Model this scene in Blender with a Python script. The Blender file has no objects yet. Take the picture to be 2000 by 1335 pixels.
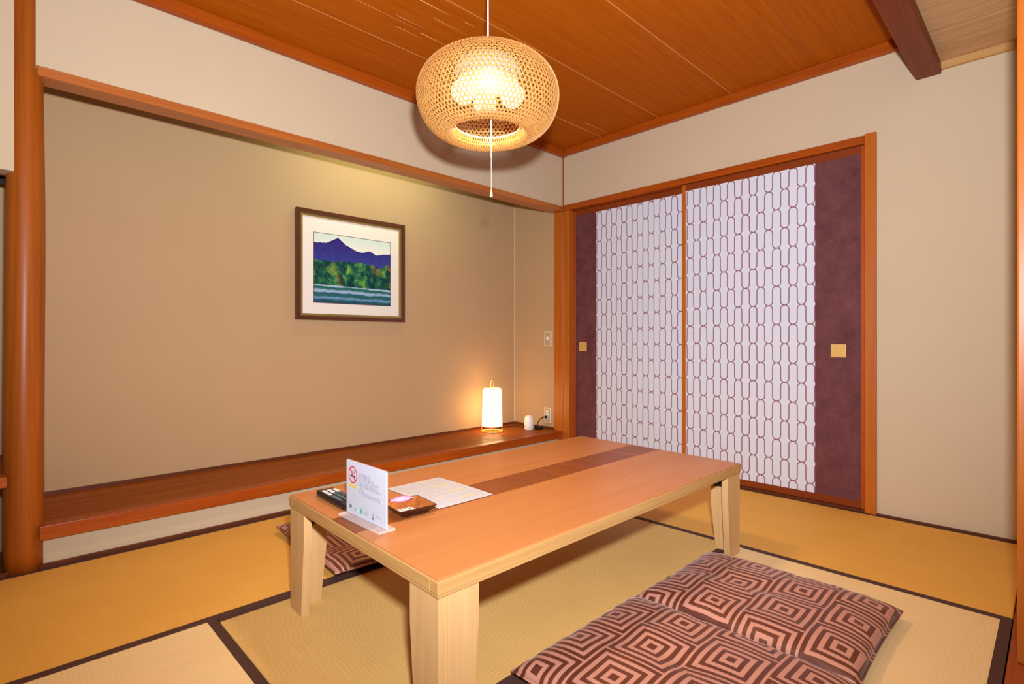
import bpy, bmesh, math, random
from mathutils import Vector, Matrix
random.seed(7)
S = bpy.context.scene
COL = S.collection
PI = math.pi

# ------------------------------------------------------------------ camera
CAM = Vector((2.5709, -3.0463, 0.84))
FWD = Vector((-0.71495, 0.69918, 0.0))
cam_d = bpy.data.cameras.new('camera')
cam_d.sensor_width = 36.0
cam_d.lens = 36.0 * 1043.0 / 2000.0
cam_d.shift_y = -4.5 / 2000.0
cam_d.clip_start = 0.02
cam = bpy.data.objects.new('camera', cam_d)
COL.objects.link(cam)
cam.location = CAM
cam.rotation_euler = FWD.to_track_quat('-Z', 'Y').to_euler()
S.camera = cam

# ------------------------------------------------------------------ world, flash, exposure
W = bpy.data.worlds.new('world')
S.world = W
W.use_nodes = True
W.node_tree.nodes['Background'].inputs[0].default_value = (1.0, 0.62, 0.32, 1)
W.node_tree.nodes['Background'].inputs[1].default_value = 0.16
fl_d = bpy.data.lights.new('camera_flash', 'SPOT')
fl_d.energy = 345.0
fl_d.spot_size = math.radians(150)
fl_d.spot_blend = 1.0
fl_d.color = (0.93, 0.97, 1.05)
fl_d.shadow_soft_size = 0.035
fl = bpy.data.objects.new('camera_flash', fl_d)
COL.objects.link(fl)
fl.location = (2.61, -3.02, 1.03)
fl.rotation_euler = (FWD + Vector((0, 0, 0.34))).to_track_quat('-Z', 'Y').to_euler()   # flash head tilted up a little
S.view_settings.view_transform = 'Standard'
S.view_settings.look = 'None'
S.view_settings.exposure = 0.20
S.view_settings.gamma = 1.0
S.view_settings.use_curve_mapping = False


# ------------------------------------------------------------------ node helpers
class X:
    """a shader socket with arithmetic"""
    def __init__(self, nt, s):
        self.nt, self.s = nt, s

    def _m(self, op, *a, clamp=False):
        n = self.nt.nodes.new('ShaderNodeMath')
        n.operation = op
        n.use_clamp = clamp
        for i, v in enumerate((self,) + a):
            if isinstance(v, X):
                self.nt.links.new(v.s, n.inputs[i])
            else:
                n.inputs[i].default_value = v
        return X(self.nt, n.outputs[0])

    def __add__(s, o): return s._m('ADD', o)
    def __radd__(s, o): return s._m('ADD', o)
    def __sub__(s, o): return s._m('SUBTRACT', o)
    def __rsub__(s, o): return (s * -1.0) + o
    def __mul__(s, o): return s._m('MULTIPLY', o)
    def __rmul__(s, o): return s._m('MULTIPLY', o)
    def __truediv__(s, o): return s._m('DIVIDE', o)
    def __gt__(s, o): return s._m('GREATER_THAN', o)
    def __lt__(s, o): return s._m('LESS_THAN', o)
    def abs(s): return s._m('ABSOLUTE')
    def floor(s): return s._m('FLOOR')
    def frac(s): return s._m('FRACT')
    def sqrt(s): return s._m('SQRT')
    def sin(s): return s._m('SINE')
    def max(s, o): return s._m('MAXIMUM', o)
    def min(s, o): return s._m('MINIMUM', o)
    def pmod(s, o): return s._m('FLOORED_MODULO', o)
    def clamp(s): return s._m('ADD', 0.0, clamp=True)

    def step(s, lo, hi):
        n = s.nt.nodes.new('ShaderNodeMapRange')
        n.interpolation_type = 'SMOOTHSTEP'
        s.nt.links.new(s.s, n.inputs[0])
        n.inputs[1].default_value = lo
        n.inputs[2].default_value = hi
        return X(s.nt, n.outputs[0])


class M:
    """material builder"""
    def __init__(self, name, color=(0.5, 0.5, 0.5), rough=0.5, **kw):
        self.m = bpy.data.materials.new(name)
        self.m.use_nodes = True
        self.nt = self.m.node_tree
        self.b = self.nt.nodes['Principled BSDF']
        self.b.inputs['Base Color'].default_value = (*color, 1)
        self.b.inputs['Roughness'].default_value = rough
        for k, v in kw.items():
            key = k.replace('_', ' ')
            self.b.inputs[key].default_value = v
        self._tc = None

    def coord(self):
        if not self._tc:
            n = self.nt.nodes.new('ShaderNodeTexCoord')
            self._tc = n.outputs['Object']
        return self._tc

    def xyz(self):
        n = self.nt.nodes.new('ShaderNodeSeparateXYZ')
        self.nt.links.new(self.coord(), n.inputs[0])
        return [X(self.nt, o) for o in n.outputs]

    def noise(self, scale=(1, 1, 1), sc=1.0, detail=3.0, rough=0.55, dist=0.0, loc=(0, 0, 0)):
        mp = self.nt.nodes.new('ShaderNodeMapping')
        mp.inputs['Scale'].default_value = scale
        mp.inputs['Location'].default_value = loc
        self.nt.links.new(self.coord(), mp.inputs[0])
        n = self.nt.nodes.new('ShaderNodeTexNoise')
        n.inputs['Scale'].default_value = sc
        n.inputs['Detail'].default_value = detail
        n.inputs['Roughness'].default_value = rough
        n.inputs['Distortion'].default_value = dist
        self.nt.links.new(mp.outputs[0], n.inputs['Vector'])
        return X(self.nt, n.outputs['Fac'])

    def combine(self, x, y, z):
        n = self.nt.nodes.new('ShaderNodeCombineXYZ')
        for i, v in enumerate((x, y, z)):
            if isinstance(v, X):
                self.nt.links.new(v.s, n.inputs[i])
            else:
                n.inputs[i].default_value = v
        return n.outputs[0]

    def mix(self, fac, a, b):
        n = self.nt.nodes.new('ShaderNodeMix')
        n.data_type = 'RGBA'
        if isinstance(fac, X):
            self.nt.links.new(fac.s, n.inputs[0])
        else:
            n.inputs[0].default_value = fac
        for i, v in ((6, a), (7, b)):
            if isinstance(v, tuple):
                n.inputs[i].default_value = (*v, 1)
            else:
                self.nt.links.new(v, n.inputs[i])
        return n.outputs[2]

    def ramp(self, fac, stops, interp='LINEAR'):
        n = self.nt.nodes.new('ShaderNodeValToRGB')
        n.color_ramp.interpolation = interp
        e = n.color_ramp.elements
        while len(e) < len(stops):
            e.new(0.5)
        for el, (p, c) in zip(e, stops):
            el.position = p
            el.color = (*c, 1) if isinstance(c, tuple) else (c, c, c, 1)
        self.nt.links.new(fac.s, n.inputs[0])
        return n.outputs[0]

    def color(self, out):
        self.nt.links.new(out, self.b.inputs['Base Color'])
        return self

    def roughness(self, x):
        self.nt.links.new(x.s, self.b.inputs['Roughness'])
        return self

    def bump(self, x, strength=0.3, dist=0.002):
        n = self.nt.nodes.new('ShaderNodeBump')
        n.inputs['Strength'].default_value = strength
        n.inputs['Distance'].default_value = dist
        self.nt.links.new(x.s, n.inputs['Height'])
        self.nt.links.new(n.outputs[0], self.b.inputs['Normal'])
        return self


def wood(name, light, dark, axis='x', rough=0.4, fine=1.0, contrast=1.0, coat=0.0, bump=0.12, spec=0.18):
    m = M(name, light, rough)
    k = {'x': (1.2, 26, 26), 'y': (26, 1.2, 26), 'z': (26, 26, 1.2)}[axis]
    k2 = {'x': (5, 170, 170), 'y': (170, 5, 170), 'z': (170, 170, 5)}[axis]
    n1 = m.noise(k, 1.0 * fine, 4, 0.6, 0.7)
    n2 = m.noise(k2, 1.0 * fine, 2, 0.5)
    f = ((n1 - 0.5) * (1.5 * contrast) + (n2 - 0.5) * (0.9 * contrast) + 0.5).clamp()
    m.color(m.mix(f, light, dark))
    m.bump(n2, bump, 0.0006)
    m.roughness(n1 * 0.15 + (rough - 0.07))
    m.b.inputs['Coat Weight'].default_value = coat
    m.b.inputs['Specular IOR Level'].default_value = spec
    m.b.inputs['Coat Roughness'].default_value = 0.34
    return m.m


# ------------------------------------------------------------------ palette
RED_L, RED_D = (0.44, 0.092, 0.004), (0.25, 0.036, 0.002)
MAT = {}
for ax in 'xyz':
    MAT['red_' + ax] = wood('reddish_wood_' + ax, RED_L, RED_D, ax, 0.4, coat=0.2)
MAT['rail_shade'] = wood('shaded_rail_wood', (0.26, 0.05, 0.008), (0.15, 0.025, 0.004), 'x', 0.45)  # shade under the head rail is put into this darker colour
MAT['lintel'] = wood('lintel_wood', (0.50, 0.155, 0.028), (0.34, 0.085, 0.012), 'y', 0.42, coat=0.8)
MAT['post'] = wood('post_wood', (0.52, 0.15, 0.012), (0.36, 0.078, 0.005), 'z', 0.42, contrast=0.7, coat=0.3)
MAT['pillar'] = wood('pillar_wood', (0.43, 0.115, 0.010), (0.23, 0.045, 0.003), 'z', 0.36, fine=0.6, contrast=0.8, coat=0.1)
MAT['shelf'] = wood('shelf_wood', (0.40, 0.105, 0.007), (0.19, 0.040, 0.002), 'y', 0.55, contrast=1.1, coat=0.07, bump=0.03, spec=0.1)
MAT['shelf'].node_tree.nodes['Principled BSDF'].inputs['Coat Roughness'].default_value = 0.07
MAT['dark_wood'] = wood('dark_red_wood', (0.16, 0.04, 0.012), (0.08, 0.018, 0.006), 'x', 0.4, coat=0.2)
MAT['beam'] = wood('ceiling_beam_wood', (0.21, 0.042, 0.011), (0.12, 0.02, 0.006), 'y', 0.42)
MAT['ceil'] = wood('ceiling_board', (0.47, 0.12, 0.005), (0.31, 0.062, 0.002), 'y', 0.55, fine=1.2, contrast=0.7, spec=0.03)
MAT['ceil_pale'] = wood('ceiling_board_pale', (0.66, 0.41, 0.21), (0.44, 0.24, 0.10), 'x', 0.6, fine=2.0, contrast=1.2)
MAT['scratch'] = M('pale_scratch', (0.80, 0.40, 0.17), 0.5).m
MAT['joint'] = M('joint_wood', (0.60, 0.26, 0.09), 0.5).m
MAT['table'] = wood('table_top_wood', (0.55, 0.225, 0.072), (0.46, 0.165, 0.046), 'y', 0.36, fine=0.8, contrast=0.75, coat=0.08)
MAT['inlay'] = wood('inlay_wood', (0.33, 0.095, 0.022), (0.18, 0.042, 0.008), 'x', 0.4, contrast=1.0, coat=0.15)
MAT['pale_x'] = wood('pale_wood_x', (0.57, 0.33, 0.12), (0.40, 0.20, 0.062), 'x', 0.45, contrast=0.8)
MAT['pale_y'] = wood('pale_wood_y', (0.57, 0.33, 0.12), (0.40, 0.20, 0.062), 'y', 0.45, contrast=0.8)
MAT['pale_z'] = wood('pale_wood_z', (0.66, 0.415, 0.185), (0.53, 0.30, 0.115), 'z', 0.45, contrast=0.8)


def wall_mat(name, c):
    m = M(name, c, 0.9)
    n = m.noise((1, 1, 1), 340, 2, 0.6)
    n2 = m.noise((1, 1, 1), 3.0, 3, 0.6)
    f = ((n - 0.5) * 0.7 + (n2 - 0.5) * 0.5 + 0.5).clamp()
    m.color(m.mix(f, tuple(v * 1.06 for v in c), tuple(v * 0.92 for v in c)))
    m.bump(n, 0.12, 0.001)
    return m.m


MAT['wall'] = wall_mat('beige_plaster', (0.575, 0.46, 0.305))
MAT['alcove'] = wall_mat('alcove_plaster', (0.49, 0.315, 0.16))  # darker and more saturated than the other walls


def tatami_mat(name, axis, light, dark, ribs=1.0):
    m = M(name, light, 0.65)
    x, y, z = m.xyz()
    u = x if axis == 'y' else y        # ribs run along the long side
    v = y if axis == 'y' else x
    rib = ((u / 0.0108).frac() - 0.5).abs() * 2.0
    groove = rib.step(0.55, 1.0)
    k = (5, 260, 1) if axis == 'y' else (260, 5, 1)
    straw = m.noise(k, 1.0, 2, 0.5)
    warp = ((v / 0.006).frac() - 0.5).abs() * 2.0
    blot = m.noise((1, 1, 1), 6.0, 4, 0.6)
    f = (groove * (0.20 * ribs) + (straw - 0.5) * (0.35 + 0.35 * ribs) + (m.noise((1, 1, 1), 420, 1) - 0.5) * (0.9 - 0.6 * ribs) + (blot - 0.5) * 0.55 + warp * 0.05 + 0.22).clamp()
    m.color(m.mix(f, light, dark))
    m.bump(rib * (-1.0 * ribs) + straw * 0.35 + warp * 0.2, 0.25, 0.0014)
    m.b.inputs['Specular IOR Level'].default_value = 0.2
    return m.m


TL, TD = (0.84, 0.54, 0.175), (0.66, 0.38, 0.10)
MAT['tatami_x'] = tatami_mat('tatami_rush_x', 'x', TL, TD)
MAT['tatami_y'] = tatami_mat('tatami_rush_y', 'y', TL, TD)
MAT['tatami_pale_x'] = tatami_mat('pale_tatami_rush_x', 'x', (0.92, 0.70, 0.36), (0.80, 0.56, 0.24))  # paler straw colour than the other mats
MAT['tatami_pale_y'] = tatami_mat('pale_tatami_rush_y', 'y', (0.92, 0.70, 0.36), (0.80, 0.56, 0.24))
OL, OD = (0.86, 0.48, 0.095), (0.66, 0.33, 0.045)
MAT['tatami_old_x'] = tatami_mat('aged_tatami_rush_x', 'x', OL, OD, 0.12)
MAT['tatami_old_y'] = tatami_mat('aged_tatami_rush_y', 'y', OL, OD, 0.12)
mm = M('tatami_border_cloth', (0.075, 0.028, 0.018), 0.8)
mm.bump(mm.noise((1, 1, 1), 900, 1), 0.3, 0.0005)
MAT['heri'] = mm.m
MAT['black'] = M('black_plastic', (0.012, 0.011, 0.011), 0.35).m
MAT['white'] = M('white_plastic', (0.82, 0.80, 0.78), 0.4).m
MAT['ivory'] = M('ivory_plastic', (0.72, 0.62, 0.45), 0.45).m
MAT['plate'] = M('beige_switch_plate', (0.46, 0.34, 0.20), 0.4).m
MAT['gold'] = M('gold_pull', (0.80, 0.52, 0.20), 0.35, Metallic=0.35).m
MAT['iron'] = M('dark_iron', (0.02, 0.018, 0.016), 0.5).m
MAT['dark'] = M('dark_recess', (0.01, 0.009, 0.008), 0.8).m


# ------------------------------------------------------------------ mesh helpers
def link(o, parent=None):
    COL.objects.link(o)
    if parent is not None:
        o.parent = parent
    return o


def tag(o, label=None, cat=None, group=None, kind=None):
    if label: o['label'] = label
    if cat: o['category'] = cat
    if group: o['group'] = group
    if kind: o['kind'] = kind
    return o


def empty(name, loc, rz=0.0, label=None, cat=None, group=None, kind=None):
    o = bpy.data.objects.new(name, None)
    o.empty_display_size = 0.05
    link(o)
    o.location = loc
    o.rotation_euler = (0, 0, rz)
    return tag(o, label, cat, group, kind)


def from_bm(name, bm, mat, parent=None, smooth=False, loc=(0, 0, 0)):
    me = bpy.data.meshes.new(name)
    bmesh.ops.recalc_face_normals(bm, faces=bm.faces)
    bm.to_mesh(me)
    bm.free()
    if smooth:
        for p in me.polygons:
            p.use_smooth = True
    me.materials.append(mat)
    o = bpy.data.objects.new(name, me)
    o.location = loc
    return link(o, parent)


def bm_box(bm, a, b):
    x0, y0, z0 = a
    x1, y1, z1 = b
    v = [bm.verts.new(p) for p in ((x0, y0, z0), (x1, y0, z0), (x1, y1, z0), (x0, y1, z0),
                                   (x0, y0, z1), (x1, y0, z1), (x1, y1, z1), (x0, y1, z1))]
    for f in ((0, 3, 2, 1), (4, 5, 6, 7), (0, 1, 5, 4), (1, 2, 6, 5), (2, 3, 7, 6), (3, 0, 4, 7)):
        bm.faces.new([v[i] for i in f])
    return v


def box(name, a, b, mat, parent=None, bevel=0.0, seg=2, base=True):
    """a box given by two world corners; the object sits at the middle of its foot"""
    a, b = Vector(a), Vector(b)
    lo = Vector([min(p, q) for p, q in zip(a, b)])
    hi = Vector([max(p, q) for p, q in zip(a, b)])
    c = Vector(((lo.x + hi.x) / 2, (lo.y + hi.y) / 2, lo.z))
    bm = bmesh.new()
    bm_box(bm, lo - c, hi - c)
    if bevel:
        bmesh.ops.bevel(bm, geom=bm.edges[:], offset=bevel, segments=seg, affect='EDGES', profile=0.6)
    po = parent.location if parent is not None else Vector((0, 0, 0))
    return from_bm(name, bm, mat, parent, False, c - po)


def lathe(name, prof, n, mat, parent=None, loc=(0, 0, 0), smooth=True, caps=True):
    bm = bmesh.new()
    rings = []
    for r, z in prof:
        rings.append([bm.verts.new((r * math.cos(2 * PI * i / n), r * math.sin(2 * PI * i / n), z)) for i in range(n)])
    for a, b in zip(rings, rings[1:]):
        for i in range(n):
            j = (i + 1) % n
            bm.faces.new((a[i], a[j], b[j], b[i]))
    if caps:
        if prof[0][0] > 1e-5: bm.faces.new(rings[0][::-1])
        if prof[-1][0] > 1e-5: bm.faces.new(rings[-1])
    bmesh.ops.remove_doubles(bm, verts=bm.verts, dist=1e-6)
    o = from_bm(name, bm, mat, parent, smooth, loc)
    if smooth:
        md = o.modifiers.new('edge', 'EDGE_SPLIT')
        md.split_angle = math.radians(50)
    return o


def bm_tube(bm, pts, r, n=8, closed=False):
    pts = [Vector(p) for p in pts]
    rings = []
    L = len(pts)
    up = None
    for i, p in enumerate(pts):
        if closed:
            t = (pts[(i + 1) % L] - pts[i - 1]).normalized()
        else:
            t = (pts[min(i + 1, L - 1)] - pts[max(i - 1, 0)]).normalized()
        if up is None:
            up = Vector((0, 0, 1)) if abs(t.z) < 0.9 else Vector((1, 0, 0))
        s = t.cross(up).normalized()
        up = s.cross(t).normalized()
        rr = r[i] if isinstance(r, (list, tuple)) else r
        rings.append([bm.verts.new(p + (s * math.cos(2 * PI * k / n) + up * math.sin(2 * PI * k / n)) * rr) for k in range(n)])
    pairs = list(zip(rings, rings[1:]))
    if closed: pairs.append((rings[-1], rings[0]))
    for a, b in pairs:
        for k in range(n):
            j = (k + 1) % n
            bm.faces.new((a[k], a[j], b[j], b[k]))
    if not closed:
        bm.faces.new(rings[0][::-1])
        bm.faces.new(rings[-1])


def tube(name, pts, r, mat, parent=None, n=8, closed=False, loc=(0, 0, 0)):
    bm = bmesh.new()
    bm_tube(bm, pts, r, n, closed)
    return from_bm(name, bm, mat, parent, True, loc)


def quad_strip_plane(name, pts, mat, parent=None):
    bm = bmesh.new()
    bm.faces.new([bm.verts.new(p) for p in pts])
    return from_bm(name, bm, mat, parent)


# ================================================================== STRUCTURE
YB = 0.0            # plane of the sliding-door wall
XA = 0.0            # plane of the alcove front
XT = -0.514         # back of the alcove
ZC = 2.24           # ceiling boards
YEND = -3.60

# ---- floor with tatami mats
floor = empty('floor', (0, 0, 0), kind='structure')
box('floor_slab', (-0.62, YEND - 0.4, -0.12), (3.6, 0.15, -0.045), MAT['dark_wood'], floor)
G = 0.0008


def mat_piece(x0, y0, x1, y1, axis, finish=''):
    r = empty('tatami_mat', ((x0 + x1) / 2, (y0 + y1) / 2, -0.045))
    r.parent = floor
    t = MAT['tatami_%s%s' % (finish, axis)]
    box('woven_rush', (x0 + G, y0 + G, -0.044), (x1 - G, y1 - G, 0.0), t, r, 0.002, 1)
    h = 0.027
    if axis == 'y':
        spans = (((x0 + G, y0 + G), (x0 + h, y1 - G)), ((x1 - h, y0 + G), (x1 - G, y1 - G)))
    else:
        spans = (((x0 + G, y0 + G), (x1 - G, y0 + h)), ((x0 + G, y1 - h), (x1 - G, y1 - G)))
    for a, b in spans:
        box('cloth_border', (*a, -0.03), (*b, 0.0012), MAT['heri'], r, 0.0006, 1)
    return r


mat_piece(-0.035, -1.70, 0.80, -0.005, 'y', 'old_')
mat_piece(-0.035, -3.39, 0.80, -1.70, 'y', 'old_')
mat_piece(0.80, -0.872, 2.476, -0.005, 'x', 'old_')
mat_piece(0.80, -2.557, 1.638, -0.872, 'y')
mat_piece(1.638, -2.557, 2.476, -0.872, 'y', 'pale_')
mat_piece(0.80, -3.39, 2.476, -2.557, 'x', 'pale_')

# ---- walls
wall_back = box('wall_back', (-0.088, YB, 1.831), (2.62, YB + 0.12, 2.5), MAT['wall'])
tag(wall_back, kind='structure')
tag(box('wall_far', (1.963, YB, 0.0), (2.62, YB + 0.12, 1.831), MAT['wall']), kind='structure')
tag(box('wall_side', (-0.62, YB, -0.05), (-0.0885, YB + 0.12, 2.5), MAT['alcove']), kind='structure')
wall_left = box('wall_left', (XA - 0.09, -2.928, 1.829), (XA - 0.004, YB, 2.5), MAT['wall'])
tag(wall_left, kind='structure')
box('wall_panel', (XA - 0.09, YEND, 1.434), (XA, -2.985, 2.5), MAT['wall'], wall_left)
wall_alcove = box('wall_alcove', (XT - 0.1, YEND, -0.05), (XT, YB, 2.5), MAT['alcove'])
tag(wall_alcove, kind='structure')
box('alcove_riser', (-0.10, -2.93, -0.05), (-0.05, YB, 0.113), MAT['wall'], wall_alcove)
box('partition', (XT, -2.975, -0.05), (-0.07, -2.945, 2.4), MAT['alcove'], wall_alcove)
wall_right = box('wall_right', (2.515, -1.04, 0.0), (2.60, YB, 2.5), MAT['wall'])
tag(wall_right, kind='structure')
tag(box('trim_1', (XT, YB - 0.004, 0.165), (XT + 0.006, YB, 2.0), MAT['ivory']), kind='structure')

# ---- ceiling: one board per plank, joints between them
ceiling = box('ceiling', (-0.55, YEND, ZC + 0.02), (2.2, 0.1, ZC + 0.06), MAT['dark_wood'])
tag(ceiling, kind='structure')
edges = [-0.088, 0.365, 0.81, 1.27, 1.722, 2.175]
for i, (a, b) in enumerate(zip(edges, edges[1:])):
    box('ceiling_board', (max(a, 0.0) + 0.0008, YEND, ZC), (b - 0.0008, 0.0, ZC + 0.018), MAT['ceil'], ceiling)
    if i:
        box('joint_strip', (a - 0.0022, YEND, ZC - 0.0007), (a + 0.0022, -0.02, ZC + 0.004), MAT['joint'] if a < 1.6 else MAT['red_y'], ceiling)
# pale splits in the veneer
for x, y0, y1, w in ((0.733, -1.80, -1.63, 0.0022), (0.575, -1.79, -1.64, 0.001), (0.535, -1.64, -1.50, 0.0018), (0.503, -1.75, -1.60, 0.0011),
                     (0.438, -0.30, -0.03, 0.0014), (0.365, -0.42, -0.12, 0.0016), (0.67, -1.66, -1.48, 0.0009),
                     (0.742, -1.55, -1.49, 0.0012), (0.55, -2.0, -1.66, 0.0008)):
    tube('split_line', [(x, y0 - (-1.8), ZC - 0.0003 - (ZC + 0.02)), (x, y1 + 1.8, ZC - 0.0003 - (ZC + 0.02))], w * 0.6, MAT['scratch'], ceiling, 5, loc=(-ceiling.location.x, -ceiling.location.y - 1.8, 0))
ceil2 = box('ceiling_lower', (2.2, YEND, 2.078), (3.6, 0.1, 2.12), MAT['ceil_pale'])
tag(ceil2, kind='structure')

# ---- ceiling trims
tag(box('trim_2', (0.0, YEND, 2.186), (0.032, YB, ZC), MAT['red_y'], None, 0.002, 1), kind='structure')
tag(box('trim_3', (0.032, YB - 0.032, 2.192), (2.112, YB, ZC), MAT['red_x'], None, 0.002, 1), kind='structure')
tag(box('trim_4', (2.206, YB - 0.02, 2.044), (2.515, YB, 2.078), MAT['pale_x'], None, 0.002, 1), kind='structure')  # paler than the other trims: grazing light put into its colour
cb = box('ceiling_beam', (2.114, YEND, 2.03), (2.206, YB, 2.3), MAT['beam'], None, 0.003, 1)
tag(cb, 'dark red square wooden beam running under the ceiling', 'beam')
# upright strip in the room corner
tag(box('trim_5', (0.0, YB - 0.006, 1.83), (0.006, YB, 2.19), MAT['red_z']), kind='structure')

# ---- corner post between alcove and doors
cp = box('corner_post', (-0.088, YB - 0.006, 0.0), (0.004, YB + 0.10, 1.793), MAT['post'], None, 0.002, 1)
tag(cp, 'square orange wooden post between the alcove and the sliding doors', 'post')

# ---- alcove lintel, shelf, pillar
ln = box('alcove_lintel', (-0.10, -2.924, 1.794), (0.0, YB - 0.007, 1.829), MAT['lintel'], None, 0.002, 1)
tag(ln, 'long brown wooden lintel across the top of the alcove', 'lintel')
sh = empty('alcove_shelf', (-0.25, -1.46, 0.113), label='long glossy dark brown raised board along the alcove floor', cat='shelf')
box('shelf_board', (XT, -2.93, 0.125), (-0.055, YB - 0.007, 0.163), MAT['shelf'], sh)
box('front_rail', (-0.055, -2.918, 0.113), (0.0, YB - 0.007, 0.1635), MAT['red_y'], sh, 0.0025, 2)
box('back_strip', (XT, -2.93, 0.163), (XT + 0.012, YB, 0.178), MAT['dark_wood'], sh)
box('back_strip', (XT + 0.012, YB - 0.012, 0.163), (-0.088, YB, 0.178), MAT['dark_wood'], sh)
tag(box('baseboard_left', (-0.05, YEND, -0.04), (-0.036, YB, 0.014), MAT['dark_wood'], None, 0.002, 1), kind='structure')
tag(box('baseboard_back', (1.963, YB - 0.008, -0.04), (2.515, YB, 0.008), MAT['dark_wood']), kind='structure')

bm = bmesh.new()
N, rows = 40, 30
ringv = []
rnd = [random.uniform(-1, 1) for _ in range(64)]
for j in range(rows + 1):
    z = 2.4 * j / rows
    t = z / 2.4
    r0 = 0.0575 - 0.004 * t - 0.010 * max(0, t - 0.55) / 0.45
    cx = 0.004 * math.sin(z * 2.1) ; cy = -0.003 * math.sin(z * 1.7 + 1) - 0.006 * max(0, t - 0.6)
    ring = []
    for i in range(N):
        a = 2 * PI * i / N
        r = r0 * (1 + 0.012 * math.sin(3 * a + z * 3) + 0.008 * math.sin(5 * a - z * 5.5))
        ring.append(bm.verts.new((cx + r * math.cos(a), cy + r * math.sin(a), z)))
    ringv.append(ring)
for a, b in zip(ringv, ringv[1:]):
    for i in range(N):
        k = (i + 1) % N
        bm.faces.new((a[i], a[k], b[k], b[i]))
bm.faces.new(ringv[0][::-1])
bm.faces.new(ringv[-1])
pil = from_bm('alcove_pillar', bm, MAT['pillar'], None, True, (-0.075, -2.9535, 0.0))
tag(pil, 'round polished reddish brown log pillar at the end of the alcove', 'pillar')

# ---- side alcove beyond the pillar
sw = empty('side_shelf', (-0.25, -3.3, 0.322), label='reddish wooden shelf edge showing behind the log pillar', cat='shelf')
box('board', (XT, YEND, 0.327), (-0.05, -2.985, 0.36), MAT['shelf'], sw)
box('front_rail', (-0.05, YEND, 0.322), (0.0, -3.003, 0.36), MAT['red_y'], sw, 0.002, 1)
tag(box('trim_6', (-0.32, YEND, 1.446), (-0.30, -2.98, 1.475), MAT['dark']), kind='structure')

# ---- right post and sill
rp = box('side_post', (2.496, -1.135, 0.0), (2.60, -1.04, 2.5), MAT['post'], None, 0.004, 2)
tag(rp, 'tall orange square wooden post at the edge of the opening', 'post')
tag(box('trim_7', (2.478, YEND, -0.045), (2.62, YB - 0.008, -0.001), MAT['red_y'], None, 0.001, 1), kind='structure')

# ---- sliding doors: frame and two panels
fr = empty('door_frame', (0.98, 0.02, 0.0), kind='structure')
box('head_rail', (0.006, YB - 0.014, 1.792), (1.915, YB + 0.09, 1.831), MAT['red_x'], fr, 0.002, 1)
box('jamb', (1.915, YB - 0.016, 0.0), (1.963, YB + 0.09, 1.836), MAT['post'], fr, 0.002, 1)
box('jamb', (0.005, YB - 0.004, 0.0), (0.059, YB + 0.09, 1.792), MAT['post'], fr, 0.002, 1)
box('sill', (0.059, YB - 0.012, -0.04), (1.915, YB + 0.09, 0.012), MAT['dark_wood'], fr, 0.002, 1)

SP, PP = 0.0416, 0.2075


def fusuma_white(name, x0, z0):
    m = M(name, (0.62, 0.585, 0.60), 0.75)
    x, y, z = m.xyz()
    u = (x - x0) / SP
    i = u.floor()
    lx = (u - i - 0.5) * SP
    par = i.pmod(2.0)
    v = (z - z0) / PP + par * 0.5
    ly = ((v.frac() - 0.5) * PP).abs()
    q = (ly - (PP / 2 - SP / 2)).max(0.0)
    d = ((lx * lx + q * q).sqrt() - SP / 2).abs()
    gate = ly.step(SP * 0.495, SP * 0.515)
    ax_ = SP - lx.abs()
    ay_ = ly - SP / 2
    d2 = ((ax_ * ax_ + ay_ * ay_).sqrt() - SP / 2).abs()
    line = (1.0 - d.step(0.0019, 0.0035)) * gate + (1.0 - d2.step(0.0019, 0.0035)) * (1.0 - gate)
    n = m.noise((1, 1, 1), 240, 2)
    base = m.mix(n, (0.68, 0.73, 0.83), (0.60, 0.645, 0.74))
    m.color(m.mix(line, base, (0.25, 0.085, 0.12)))
    m.bump(n, 0.15, 0.0008)
    return m.m


mm = M('plum_paper', (0.14, 0.05, 0.05), 0.75)
nn = mm.noise((1, 1, 1), 9, 4, 0.7)
n2 = mm.noise((1, 1, 1), 160, 2, 0.6)
ff = ((nn - 0.5) * 1.6 + (n2 - 0.5) * 1.2 + 0.5).clamp()
mm.color(mm.mix(ff, (0.085, 0.024, 0.026), (0.180, 0.062, 0.064)))
mm.b.inputs['Specular IOR Level'].default_value = 0.2
MAT['plum'] = mm.m


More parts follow.
